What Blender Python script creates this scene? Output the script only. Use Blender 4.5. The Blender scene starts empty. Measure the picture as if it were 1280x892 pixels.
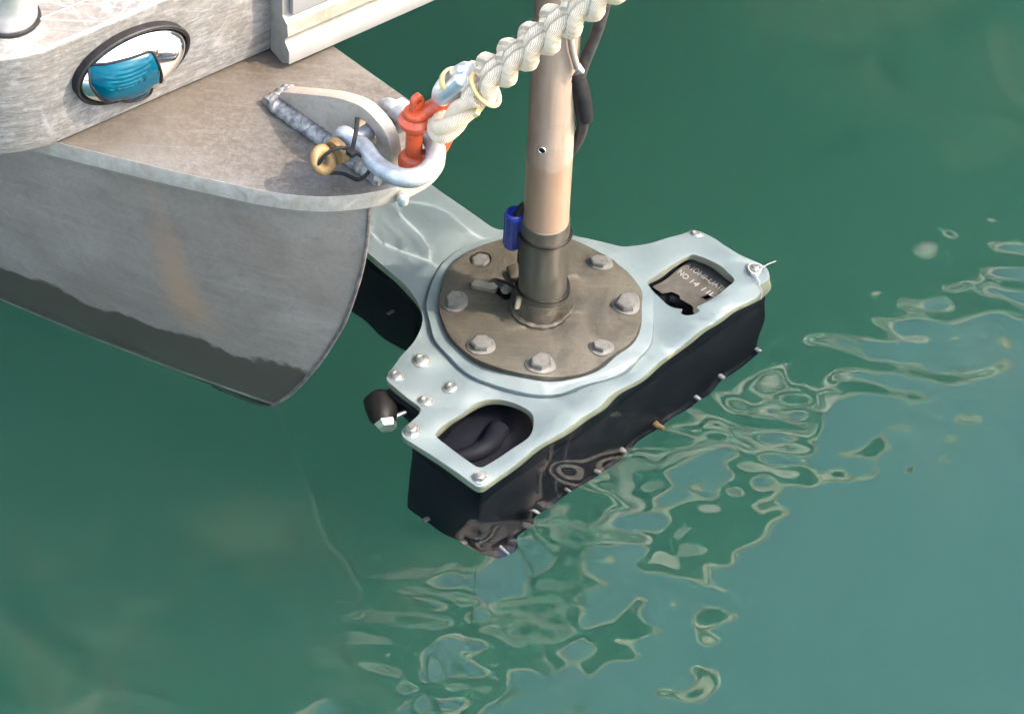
import bpy, bmesh, math, random
import numpy as np
from mathutils import Vector, Matrix

S = bpy.context.scene
COL = S.collection
R = math.radians
rnd = random.Random(7)

# ------------------------------------------------------------------ camera, sky, sun, exposure
DIST, FOC, ELEV, ROLL = 6.0, 5178.0, R(45), R(3)
CAM = np.array([0, -DIST*math.cos(ELEV), DIST*math.sin(ELEV)])
FWD = -CAM/DIST
_r0 = np.array([1.0, 0, 0]); _u0 = np.cross(_r0, FWD)
RIGHT = _r0*math.cos(ROLL)+_u0*math.sin(ROLL)
UP = -_r0*math.sin(ROLL)+_u0*math.cos(ROLL)
cd = bpy.data.cameras.new('camera'); cam = bpy.data.objects.new('camera', cd); COL.objects.link(cam)
cd.sensor_width = 36; cd.lens = 36*FOC/1280; cd.clip_start = .1; cd.clip_end = 500
cam.matrix_world = Matrix([[RIGHT[i], UP[i], -FWD[i], CAM[i]] for i in range(3)]+[[0, 0, 0, 1]])
S.camera = cam

SUN_EL, SUN_AZ = R(48), R(-8)
world = bpy.data.worlds.new('World'); S.world = world; world.use_nodes = True
wt = world.node_tree
sky = wt.nodes.new('ShaderNodeTexSky'); sky.sky_type = 'NISHITA'; sky.sun_disc = False
sky.sun_elevation = SUN_EL; sky.sun_rotation = R(90)-SUN_AZ
sky.air_density = 1.25; sky.dust_density = 4.0; sky.ozone_density = 1.0
bg = wt.nodes['Background']; wt.links.new(sky.outputs[0], bg.inputs[0]); bg.inputs[1].default_value = .15
sl = bpy.data.lights.new('sun', 'SUN'); sl.energy = 1.5; sl.angle = R(0.6); sl.color = (1, .82, .64)
so = bpy.data.objects.new('sun', sl); COL.objects.link(so)
sd = Vector((math.cos(SUN_EL)*math.cos(SUN_AZ), math.cos(SUN_EL)*math.sin(SUN_AZ), math.sin(SUN_EL)))
so.rotation_euler = sd.to_track_quat('Z', 'Y').to_euler(); so.location = sd*10
sl.cycles.is_caustics_light = True                       # sunlight is focused by the real ripples
S.view_settings.view_transform = 'Standard'; S.view_settings.look = 'None'
S.view_settings.exposure = 2.85; S.view_settings.gamma = 1.0; S.view_settings.use_curve_mapping = False
cy = S.cycles
cy.use_denoising = True; cy.max_bounces = 10; cy.diffuse_bounces = 3; cy.glossy_bounces = 4
cy.transmission_bounces = 8; cy.volume_bounces = 4; cy.transparent_max_bounces = 8; cy.sample_clamp_indirect = 6

# ------------------------------------------------------------------ helpers
def at(px, py, z):
    """photo pixel -> place on the horizontal level z (seen through flat water when z < 0)"""
    d = FWD+RIGHT*(px-640)/FOC+UP*(446-py)/FOC; d = d/np.linalg.norm(d)
    q = CAM+d*((max(z, 0)-CAM[2])/d[2])
    if z < 0:
        s = d[:2]/1.333
        q = np.append(q[:2]+s/math.sqrt(1-s@s)*(-z), z)
    return q
def aty(px, py, y):
    d = FWD+RIGHT*(px-640)/FOC+UP*(446-py)/FOC
    return CAM+d*((y-CAM[1])/d[1])

def link(name, me, mat=None, parent=None, smooth=40):
    o = bpy.data.objects.new(name, me); COL.objects.link(o)
    if mat is not None and not me.materials: me.materials.append(mat)
    if smooth and len(me.polygons):
        me.polygons.foreach_set('use_smooth', [True]*len(me.polygons))
        me.set_sharp_from_angle(angle=R(smooth))
    if parent is not None:
        o.parent = parent; o.matrix_parent_inverse = base_inv(parent)
    o.cycles.is_caustics_receiver = True
    return o
def wloc(o):
    return wloc(o.parent)@o.matrix_parent_inverse@o.matrix_basis if o.parent else o.matrix_basis.copy()
def base_inv(p): return wloc(p).inverted()
def thing(name, label, cat, loc, group=None):
    o = bpy.data.objects.new(name, None); COL.objects.link(o); o.location = loc; o.empty_display_size = .05
    return tag(o, label, cat, group)
def tag(o, label, cat, group=None):
    o['label'] = label; o['category'] = cat
    if group: o['group'] = group
    return o
def mesh(v, f):
    me = bpy.data.meshes.new('mesh'); me.from_pydata([tuple(map(float, p)) for p in v], [], f); me.update(); return me
def bm_mesh(bm):
    bmesh.ops.recalc_face_normals(bm, faces=bm.faces)
    me = bpy.data.meshes.new('mesh'); bm.to_mesh(me); bm.free(); return me
def tube_vf(pts, rad, seg=12, closed=False, flat=1.0, ref=(0.1, 0.2, 1)):
    pts = [np.array(p, float) for p in pts]; n = len(pts)
    rad = [rad]*n if np.isscalar(rad) else rad
    V, F = [], []; nrm = None
    for i, p in enumerate(pts):
        a = pts[(i-1) % n] if (i or closed) else pts[0]
        b = pts[(i+1) % n] if (i < n-1 or closed) else pts[-1]
        t = b-a; t = t/np.linalg.norm(t)
        if nrm is None:
            nrm = np.cross(t, np.array(ref, float)); nrm /= np.linalg.norm(nrm)
        nrm = nrm-t*(nrm@t); nrm /= np.linalg.norm(nrm); bi = np.cross(t, nrm)
        for k in range(seg):
            an = 2*math.pi*k/seg
            V.append(p+rad[i]*(math.cos(an)*nrm+flat*math.sin(an)*bi))
    for i in range(n if closed else n-1):
        j = (i+1) % n
        for k in range(seg):
            l = (k+1) % seg
            F.append((i*seg+k, i*seg+l, j*seg+l, j*seg+k))
    if not closed:
        F.append(tuple(range(seg))[::-1]); F.append(tuple((n-1)*seg+k for k in range(seg)))
    return V, F
def tube(pts, rad, seg=12, **k): return mesh(*tube_vf(pts, rad, seg, **k))
def spline(pts, n=8, closed=False):
    P = [np.array(p, float) for p in pts]; m = len(P); out = []
    for i in range(m if closed else m-1):
        if closed: p0, p1, p2, p3 = P[i-1], P[i], P[(i+1) % m], P[(i+2) % m]
        else: p0, p1, p2, p3 = P[max(i-1, 0)], P[i], P[i+1], P[min(i+2, m-1)]
        for k in range(n):
            t = k/n
            out.append(.5*((2*p1)+(-p0+p2)*t+(2*p0-5*p1+4*p2-p3)*t*t+(-p0+3*p1-3*p2+p3)*t**3))
    if not closed: out.append(P[-1])
    return out
def lathe(prof, seg=32, axis=None, org=(0, 0, 0)):
    """profile of (radius, height) pairs turned about the z axis"""
    V, F = [], []
    for r, h in prof:
        for k in range(seg):
            a = 2*math.pi*k/seg; V.append((org[0]+max(r, 1e-5)*math.cos(a), org[1]+max(r, 1e-5)*math.sin(a), org[2]+h))
    for i in range(len(prof)-1):
        for k in range(seg):
            l = (k+1) % seg; F.append((i*seg+k, i*seg+l, (i+1)*seg+l, (i+1)*seg+k))
    F.append(tuple(range(seg))[::-1]); F.append(tuple((len(prof)-1)*seg+k for k in range(seg)))
    return mesh(V, F)
def slab(outer, z0, z1, holes=(), bevel=0, bseg=2, to=None, wob=0):
    """polygon with holes pulled from level z0 to z1; to maps local (a, b, h) to the world"""
    bm = bmesh.new(); es = []
    for loop in [outer]+list(holes):
        vs = [bm.verts.new((p[0], p[1], z1)) for p in loop]
        es += [bm.edges.new((vs[i], vs[(i+1) % len(vs)])) for i in range(len(vs))]
    bmesh.ops.triangle_fill(bm, use_beauty=True, edges=es)
    g = bmesh.ops.extrude_face_region(bm, geom=list(bm.faces))
    for e in g['geom']:
        if isinstance(e, bmesh.types.BMVert): e.co.z = z0
    bmesh.ops.recalc_face_normals(bm, faces=bm.faces)
    if bevel:
        ed = [e for e in bm.edges if len(e.link_faces) == 2 and e.calc_face_angle(0) > .9]
        bmesh.ops.bevel(bm, geom=ed, offset=bevel, segments=bseg, profile=.5, affect='EDGES', clamp_overlap=True)
    if to:
        for v in bm.verts: v.co = Vector(to(*v.co))
    return bm_mesh(bm)
def box(lo, hi, bevel=0, to=None):
    return slab([(lo[0], lo[1]), (hi[0], lo[1]), (hi[0], hi[1]), (lo[0], hi[1])], lo[2], hi[2], bevel=bevel, to=to)
def arc(cx, cy, r, a0, a1, n=16): return [(cx+r*math.cos(R(a0+(a1-a0)*i/n)), cy+r*math.sin(R(a0+(a1-a0)*i/n))) for i in range(n+1)]
def rounded(pts, r, n=5):
    """round the corners of a polygon"""
    out = []; m = len(pts); P = [np.array(p, float) for p in pts]
    for i in range(m):
        a, b, c = P[i-1], P[i], P[(i+1) % m]; rr = r[i] if hasattr(r, '__len__') else r
        if rr <= 0: out.append(tuple(b)); continue
        u = (a-b); lu = np.linalg.norm(u); w = (c-b); lw = np.linalg.norm(w); k = min(rr, lu*.48, lw*.48)
        p, q = b+u/lu*k, b+w/lw*k
        for j in range(n+1):
            t = j/n; out.append(tuple((1-t)**2*p+2*t*(1-t)*b+t*t*q))
    return out

# ------------------------------------------------------------------ materials
class NT:
    def __init__(s, name, k=.70):
        s.k = k                                          # common albedo level for the exposure
        s.m = bpy.data.materials.new(name); s.m.use_nodes = True; s.t = s.m.node_tree
        s.p = s.t.nodes['Principled BSDF']; s.tc = s.n('ShaderNodeTexCoord').outputs['Object']
    def n(s, k, **kw):
        o = s.t.nodes.new(k)
        for a, b in kw.items(): setattr(o, a, b)
        return o
    def l(s, a, b): s.t.links.new(a, b)
    def noise(s, scale, detail=4, rough=.6, stretch=(1, 1, 1), rot=(0, 0, 0), lo=None, hi=None, dist=0):
        mp = s.n('ShaderNodeMapping'); mp.inputs['Scale'].default_value = stretch; mp.inputs['Rotation'].default_value = rot
        s.l(s.tc, mp.inputs[0]); k = s.n('ShaderNodeTexNoise'); s.l(mp.outputs[0], k.inputs['Vector'])
        k.inputs['Scale'].default_value = scale; k.inputs['Detail'].default_value = detail; k.inputs['Roughness'].default_value = rough
        k.inputs['Distortion'].default_value = dist
        return k.outputs['Fac'] if lo is None else s.ramp(k.outputs['Fac'], lo, hi)
    def ramp(s, v, lo, hi, a=0, b=1):
        r = s.n('ShaderNodeMapRange'); r.inputs[1].default_value = lo; r.inputs[2].default_value = hi
        r.inputs[3].default_value = a; r.inputs[4].default_value = b; s.l(v, r.inputs[0]); return r.outputs[0]
    def mix(s, f, a, b):
        x = s.n('ShaderNodeMix', data_type='RGBA')
        if hasattr(f, 'links'): s.l(f, x.inputs[0])
        else: x.inputs[0].default_value = f
        for v, i in ((a, 6), (b, 7)):
            if hasattr(v, 'links'): s.l(v, x.inputs[i])
            else: x.inputs[i].default_value = (*[c*s.k for c in v], 1)
        return x.outputs[2]
    def math(s, op, a, b=0.0):
        x = s.n('ShaderNodeMath', operation=op)
        for v, i in ((a, 0), (b, 1)):
            if hasattr(v, 'links'): s.l(v, x.inputs[i])
            else: x.inputs[i].default_value = v
        return x.outputs[0]
    def xyz(s):
        k = s.n('ShaderNodeSeparateXYZ'); s.l(s.tc, k.inputs[0]); return k.outputs
    def set(s, col=None, rough=None, metal=None, bump=None, bstr=.3, bdist=.002, **kw):
        for k, v in (('Base Color', col), ('Roughness', rough), ('Metallic', metal)):
            if v is None: continue
            if hasattr(v, 'links'): s.l(v, s.p.inputs[k])
            else: s.p.inputs[k].default_value = (*v, 1) if k == 'Base Color' else v
        for k, v in kw.items(): s.p.inputs[k.replace('_', ' ')].default_value = v
        if bump is not None:
            b = s.n('ShaderNodeBump'); b.inputs['Strength'].default_value = bstr; b.inputs['Distance'].default_value = bdist
            s.l(bump, b.inputs['Height']); s.l(b.outputs[0], s.p.inputs['Normal'])
        return s.m
def plain(name, c0, c1, scale=40, rough=.5, metal=0, bstr=.2, k=.70, **kw):
    m = NT(name, 1.0 if metal > .6 else k); a = m.noise(scale, 5, .65, lo=.35, hi=.68)
    return m.set(m.mix(a, c0, c1), rough, metal, m.noise(scale*3, 4), bstr, .001, **kw)

def scratched(name, c0, c1, stain, metal=.75, rough=.42):
    m = NT(name)
    big = m.noise(9, 6, .65, lo=.38, hi=.66, dist=.6)
    mid = m.noise(34, 6, .7, lo=.4, hi=.7, dist=.8)
    scr = m.noise(30, 6, .75, stretch=(1, 1, 7), rot=(0, 0, R(38)), lo=.42, hi=.64)
    scr2 = m.noise(60, 5, .7, stretch=(.15, 2.2, 2.2), rot=(0, 0, R(-38)), lo=.52, hi=.7)
    blot = m.noise(14, 6, .7, lo=.55, hi=.7, dist=1.5)
    c = m.mix(m.math('MULTIPLY', scr, .75), c0, c1)
    c = m.mix(m.math('MULTIPLY', mid, .6), c, tuple(.55*x for x in c0))
    c = m.mix(m.math('MULTIPLY', big, .55), c, stain)
    c = m.mix(m.math('MULTIPLY', blot, .55), c, tuple(min(1, 1.25*x) for x in c1))
    c = m.mix(m.math('MULTIPLY', scr2, .6), c, c1)
    rg = m.ramp(m.math('ADD', big, scr), 0, 2, rough+.12, rough-.12)
    return m.set(c, rg, metal, m.math('ADD', scr, mid), .3, .001)
M = {}
M['alu'] = scratched('scratched_aluminium', (.185, .185, .183), (.43, .425, .415), (.22, .195, .16), .4, .45)
M['tube_alu'] = plain('stanchion_aluminium', (.5, .5, .5), (.68, .67, .65), 30, .3, .85)
M['weld'] = plain('weld_metal', (.10, .10, .10), (.40, .39, .37), 70, .45, .35, .6)
M['galv'] = plain('galvanised_steel', (.30, .32, .335), (.50, .515, .52), 60, .42, .5, .35)
M['steel'] = plain('stainless_steel', (.5, .5, .5), (.72, .71, .69), 50, .28, .85)
M['chrome'] = plain('polished_chrome', (.84, .84, .85), (.9, .9, .9), 30, .06, 1, .0)
M['rubber'] = plain('black_rubber', (.007, .007, .0075), (.017, .017, .018), 60, .5, Specular_IOR_Level=.22)
M['black_plastic'] = plain('black_nylon', (.012, .012, .013), (.028, .027, .027), 60, .5, Specular_IOR_Level=.12)
M['yellow_tie'] = plain('yellowed_nylon', (.75, .5, .16), (.85, .62, .26), 60, .4)
M['thimble'] = plain('thimble_steel', (.5, .54, .58), (.72, .75, .78), 40, .3, .8)
M['brass'] = plain('worn_bronze', (.17, .10, .04), (.33, .22, .09), 60, .55, .25)
M['blue'] = plain('blue_plastic', (.02, .04, .30), (.035, .07, .42), 50, .4)
M['board'] = plain('white_plastic', (.26, .255, .245), (.29, .29, .275), 25, .4, 0, .1)
M['board_panel'] = plain('white_panel', (.255, .255, .25), (.275, .275, .27), 25, .4, 0, .05)
m = NT('yellowed_trim'); a = m.noise(30, 5, .7, lo=.4, hi=.65, dist=.8)
M['trim'] = m.set(m.mix(a, (.27, .26, .23), (.20, .185, .135)), .45, 0, m.noise(80), .1, .001)
M['lens'] = plain('blue_lens', (.0, .050, .085), (.0, .080, .125), 20, .16, 0, 0, Specular_IOR_Level=.15)
m = NT('orange_paint'); a = m.noise(140, 5, .7, lo=.56, hi=.66)
M['orange'] = m.set(m.mix(a, (.60, .085, .025), (.24, .055, .03)), m.ramp(a, 0, 1, .34, .6), 0, m.noise(90), .25, .001)

m = NT('platform_metal')                                     # weathered brown-grey plate
a = m.noise(14, 6, .65, lo=.35, hi=.65, dist=.5); b = m.noise(150, 5, .75, lo=.45, hi=.62); c = m.noise(420, 3, .7, lo=.55, hi=.7)
g = m.noise(5, 4, .6, lo=.40, hi=.60)
col = m.mix(a, (.12, .114, .104), (.215, .208, .195)); col = m.mix(m.math('MULTIPLY', g, .7), col, (.078, .061, .043))
col = m.mix(m.math('MULTIPLY', b, .55), col, (.20, .192, .177)); col = m.mix(m.math('MULTIPLY', c, .5), col, (.055, .044, .033))
Xp = m.xyz(); dd = m.math('ADD', m.math('MULTIPLY', Xp[0], .622), m.math('MULTIPLY', Xp[1], -.783))
dirt = m.ramp(m.math('ADD', dd, m.math('MULTIPLY', m.noise(16, 5, .7), -.10)), -.25, -.13, 1, 0)
col = m.mix(m.math('MULTIPLY', dirt, .5), col, (.085, .064, .042))
s2 = m.noise(55, 5, .7, stretch=(.2, 3, 1), rot=(0, 0, R(45)), lo=.55, hi=.72)
col = m.mix(m.math('MULTIPLY', s2, .35), col, (.24, .23, .215))
M['platform'] = m.set(col, m.ramp(a, 0, 1, .55, .4), .35, m.math('ADD', b, c), .25, .001)

m = NT('worn_rim'); a = m.noise(30, 5, .7, lo=.35, hi=.65, dist=.6); b = m.noise(70, 5, .7, stretch=(1, 1, .15), lo=.45, hi=.68)
col = m.mix(a, (.30, .27, .225), (.46, .435, .395)); M['rim'] = m.set(m.mix(m.math('MULTIPLY', b, .5), col, (.30, .24, .17)), .5, .2, b, .25, .001)
m = NT('padeye_metal'); a = m.noise(20, 5, .65, lo=.35, hi=.65, dist=.6); b = m.noise(160, 4, .7, lo=.5, hi=.66)
col = m.mix(a, (.34, .285, .225), (.46, .40, .33)); M['padeye'] = m.set(m.mix(m.math('MULTIPLY', b, .4), col, (.26, .22, .17)), .5, .2, b, .2, .001)
m = NT('hull_metal', .36)                                         # grey hull side: painted sun patch, wet foot, worn stem
X = m.xyz(); z = X[2]
a = m.noise(7, 6, .6, lo=.35, hi=.65, dist=.6); b = m.noise(160, 4, .75, lo=.5, hi=.66)
s1 = m.noise(40, 5, .7, stretch=(.15, .15, 2.4), lo=.5, hi=.72)
col = m.mix(a, (.42, .345, .29), (.57, .49, .425)); col = m.mix(m.math('MULTIPLY', s1, .25), col, (.72, .66, .60))
col = m.mix(m.math('MULTIPLY', b, .3), col, (.24, .21, .18)); col = m.mix(m.math('MULTIPLY', m.noise(24, 7, .72, lo=.5, hi=.72, dist=1.6), .45), col, (.30, .25, .21))
M['hull_nodes'] = (m, X, z, col, a, b)

m = NT('pole_metal')
z = m.xyz()[2]
a = m.noise(16, 5, .6, stretch=(3, 3, .25), lo=.35, hi=.65); b = m.noise(70, 5, .7, stretch=(1, 1, .3), lo=.4, hi=.7)
col = m.mix(a, (.27, .19, .135), (.35, .27, .205)); col = m.mix(m.math('MULTIPLY', b, .4), col, (.43, .35, .285)); col = m.mix(m.math('MULTIPLY', m.noise(22, 6, .7, lo=.52, hi=.7, dist=1.0), .4), col, (.22, .16, .115))
wet = m.ramp(m.math('ADD', z, m.math('MULTIPLY', m.noise(30, 4), .05)), .150, .154, 1, 0)
col = m.mix(m.math('MULTIPLY', wet, .55), col, (.27, .165, .095))
M['pole'] = m.set(col, m.ramp(wet, 0, 1, .55, .38), .1, m.noise(150, 4, stretch=(1, 1, .1)), .08, .001)

m = NT('sleeve_metal'); a = m.noise(20, 5, .65, stretch=(2, 2, .4), lo=.36, hi=.64)
M['sleeve'] = m.set(m.mix(a, (.085, .074, .058), (.13, .118, .098)), .6, 0, m.noise(90), .2, .001)
m = NT('flange_metal')
a = m.noise(9, 7, .68, lo=.36, hi=.64, dist=1.4); b = m.noise(160, 4, .7, lo=.52, hi=.64); c = m.noise(28, 6, .7, lo=.5, hi=.72, dist=1.0)
s1 = m.noise(60, 5, .7, stretch=(.15, 2.5, 1), rot=(0, 0, R(30)), lo=.54, hi=.72)
col = m.mix(a, (.062, .057, .044), (.125, .117, .096)); col = m.mix(m.math('MULTIPLY', b, .35), col, (.045, .036, .026))
col = m.mix(m.math('MULTIPLY', c, .5), col, (.085, .062, .038)); col = m.mix(m.math('MULTIPLY', s1, .4), col, (.17, .165, .145))
M['flange'] = m.set(col, m.ramp(a, 0, 1, .65, .5), .1, m.math('ADD', b, c), .3, .001)
m = NT('pale_coated_plate')
a = m.noise(10, 5, .6, lo=.35, hi=.65); b = m.noise(90, 4, .7, lo=.62, hi=.72)
col = m.mix(a, (.175, .235, .262), (.22, .28, .305)); col = m.mix(m.math('MULTIPLY', b, .35), col, (.09, .11, .11))
M['plate'] = m.set(col, .45, 0, m.noise(60), .05, .001)
M['plate_edge'] = plain('plate_edge', (.30, .32, .25), (.40, .42, .34), 60, .5)
M['sonar'] = plain('sonar_black', (.008, .010, .016), (.017, .019, .027), 14, .6, 0, .05, Specular_IOR_Level=.08)
M['label'] = plain('label_metal', (.09, .086, .076), (.13, .125, .112), 60, .45, .2)
M['engraving'] = plain('engraving', (.40, .40, .38), (.46, .46, .44), 80, .5)
M['bolt'] = plain('bolt_steel', (.22, .22, .215), (.36, .36, .35), 70, .4, .5, .3)
M['cable'] = plain('cable_jacket', (.025, .022, .021), (.06, .054, .051), 70, .5, Specular_IOR_Level=.3)
M['grey_cable'] = plain('grey_cable', (.22, .19, .165), (.30, .265, .235), 60, .5)
M['string'] = plain('string_white', (.7, .68, .62), (.82, .8, .75), 80, .7)
M['stone'] = plain('pale_lug', (.22, .19, .15), (.34, .31, .26), 60, .5)
m = NT('rope_fibre', .9)
a = m.noise(60, 5, .7, lo=.35, hi=.68); b = m.noise(26, 5, .7, lo=.56, hi=.72)
col = m.mix(a, (.88, .65, .43), (.98, .80, .58)); col = m.mix(m.math('MULTIPLY', b, .55), col, (.50, .38, .26))
uvn = m.n('ShaderNodeAttribute', attribute_name='lay'); w = m.n('ShaderNodeTexWave'); w.bands_direction = 'X'
w.inputs['Scale'].default_value = .9; w.inputs['Distortion'].default_value = .8; w.inputs['Detail'].default_value = 2
m.l(uvn.outputs['Vector'], w.inputs['Vector'])
col = m.mix(m.math('MULTIPLY', m.ramp(w.outputs['Fac'], .55, 0), .75), col, (.30, .21, .13))
M['rope'] = m.set(col, .75, 0, w.outputs['Fac'], .8, .0015)
M['roof_cream'] = plain('cream_paint', (.80, .68, .48), (.86, .75, .56), 5, .5, 0, .05, 1.0)
M['cabin'] = plain('cabin_grey', (.10, .11, .11), (.13, .14, .14), 4, .5, 0, .05)
M['cabin_glass'] = plain('cabin_glass', (.01, .012, .012), (.015, .017, .017), 4, .1, 0, 0)
M['seabed'] = plain('silt', (.05, .06, .04), (.08, .09, .06), 2, .9)

# ------------------------------------------------------------------ water: one rippled sheet, murk below it, seabed
CRESTS = [([(440, 250), (500, 250), (560, 262), (600, 287), (640, 306)], 1.0, .012), ([(492, 232), (515, 268), (545, 297), (556, 345)], .85, .010),
          ([(455, 262), (485, 300), (540, 327), (610, 356)], .9, .011), ([(530, 345), (590, 364), (650, 352)], .9, .010),
          ([(610, 426), (670, 412), (715, 400), (755, 400)], 1.0, .012), ([(660, 372), (700, 360), (735, 354)], .8, .010),
          ([(680, 492), (760, 472), (825, 445)], .7, .011)]      # places on the plate (by eye), strength, half-width in metres
def ripple(X, Y):
    g = np.random.default_rng(11)
    def comp(n, l0, l1, slope):
        Z = np.zeros_like(X)
        for _ in range(n):
            lam = math.exp(g.uniform(math.log(l0), math.log(l1))); a = g.normal(R(60), R(55)); ph = g.uniform(0, 2*math.pi); k = 2*math.pi/lam
            Z += slope*math.sqrt(2/n)/k*np.sin(k*(math.cos(a)*X+math.sin(a)*Y)+ph)
        return Z
    bump = lambda cx, cy, r: np.exp(-((X-cx)**2+(Y-cy)**2)/r**2)
    rough = np.clip(1.0*bump(.70, .18, .30)+.8*bump(.84, .46, .20)+.9*bump(.10, -.42, .24)+.8*bump(.42, -.06, .24)+.6*bump(-.10, -.62, .22), 0, 1.15)
    rough *= 1-.75*bump(.06, .16, .30)
    a_, b_ = np.array([-.15, -.34]), np.array([.36, .05]); u_ = np.clip(((X-a_[0])*(b_-a_)[0]+(Y-a_[1])*(b_-a_)[1])/((b_-a_)@(b_-a_)), 0, 1)
    rough *= 1-.72*np.exp(-((X-a_[0]-u_*(b_-a_)[0])**2+(Y-a_[1]-u_*(b_-a_)[1])**2)/.11**2)
    calm = 1-.88*bump(.62, -.50, .25)
    swell = comp(26, .25, .7, .010)
    near = comp(40, .10, .27, .062)
    fine = comp(56, .040, .085, .060)
    tiny = comp(60, .065, .13, .055)
    over = np.clip(.4*bump(-.02, .42, .20)+1.0*bump(.28, .20, .26)+.9*bump(-.06, -.04, .2)+.35*bump(.05, .2, .2), 0, 1.2)
    Z = calm*(swell*(.3+.7*np.clip(rough*1.5, 0, 1))+near*(.10+.90*rough)+fine*(.015+.80*rough**1.3))+tiny*.5*over
    # a few sharp-crested wavelets: the sun is focused into bright threads on the plate below
    for line, amp, w in CRESTS:
        L = np.array([at(x, y, -.31)[:2]+np.array([.165, -.023]) for x, y in line]); L = np.array(spline(np.c_[L, np.zeros(len(L))], 6))[:, :2]
        m_ = (X > L[:, 0].min()-.08) & (X < L[:, 0].max()+.08) & (Y > L[:, 1].min()-.08) & (Y < L[:, 1].max()+.08)
        P_ = np.stack([X[m_], Y[m_]], -1); best = np.full(len(P_), 9.0); par = np.zeros(len(P_))
        for k in range(len(L)-1):
            a, b = L[k], L[k+1]; u = np.clip(((P_-a)@(b-a))/((b-a)@(b-a)), 0, 1); d = np.linalg.norm(P_-a-u[:, None]*(b-a), axis=1)
            par = np.where(d < best, (k+u)/(len(L)-1), par); best = np.minimum(best, d)
        Z[m_] += amp*11*w*w/np.cosh(best/w)*np.clip(np.sin(math.pi*np.clip(par, 0, 1))*1.5, 0, 1)**1.5
    edge = np.clip((1.2-np.abs(X))/.2, 0, 1)*np.clip((1.2-np.abs(Y))/.2, 0, 1)
    return Z*edge
def water_sheet():
    far = np.array([1.23, 1.3, 1.42, 1.6, 2, 3, 5, 9, 18, 40, 90])
    xs = np.concatenate([-far[::-1], np.linspace(-1.2, 1.2, 561), far])
    X, Y = np.meshgrid(xs, xs); Z = ripple(X, Y); n = len(xs)
    me = bpy.data.meshes.new('mesh'); V = np.stack([X, Y, Z], -1).reshape(-1, 3)
    idx = np.arange(n*n).reshape(n, n)
    F = np.stack([idx[:-1, :-1], idx[:-1, 1:], idx[1:, 1:], idx[1:, :-1]], -1).reshape(-1, 4)
    me.vertices.add(len(V)); me.vertices.foreach_set('co', V.ravel())
    me.loops.add(F.size); me.loops.foreach_set('vertex_index', F.ravel())
    me.polygons.add(len(F)); me.polygons.foreach_set('loop_start', np.arange(0, F.size, 4)); me.polygons.foreach_set('loop_total', np.full(len(F), 4))
    me.update(calc_edges=True); me.validate(); me.polygons.foreach_set('use_smooth', [True]*len(F))
    mt = bpy.data.materials.new('harbour_water'); mt.use_nodes = True; t = mt.node_tree; t.nodes.clear()
    out = t.nodes.new('ShaderNodeOutputMaterial'); g = t.nodes.new('ShaderNodeBsdfGlass')
    g.inputs['IOR'].default_value = 1.333; g.inputs['Roughness'].default_value = 0; t.links.new(g.outputs[0], out.inputs[0])
    me.materials.append(mt)
    o = bpy.data.objects.new('water', me); COL.objects.link(o); o['kind'] = 'structure'
    o.cycles.is_caustics_caster = True
water_sheet()
mk = bpy.data.materials.new('green_murk'); mk.use_nodes = True; t = mk.node_tree; t.nodes.clear()
out = t.nodes.new('ShaderNodeOutputMaterial'); pv = t.nodes.new('ShaderNodeVolumePrincipled')
pv.inputs['Color'].default_value = (.118, .35, .265, 1); pv.inputs['Density'].default_value = .6; pv.inputs['Absorption Color'].default_value = (0, 0, 0, 1)
t.links.new(pv.outputs[0], out.inputs[1])
o = link('murky_depth', box((-30, -30, -9), (30, 30, -.66)), mk, None, 0); o['kind'] = 'stuff'
o['label'] = 'green murk filling the harbour water below the sonar'
o = link('seabed', box((-90, -90, -9.6), (90, 90, -9.1)), M['seabed'], None, 0); o['kind'] = 'structure'

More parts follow.
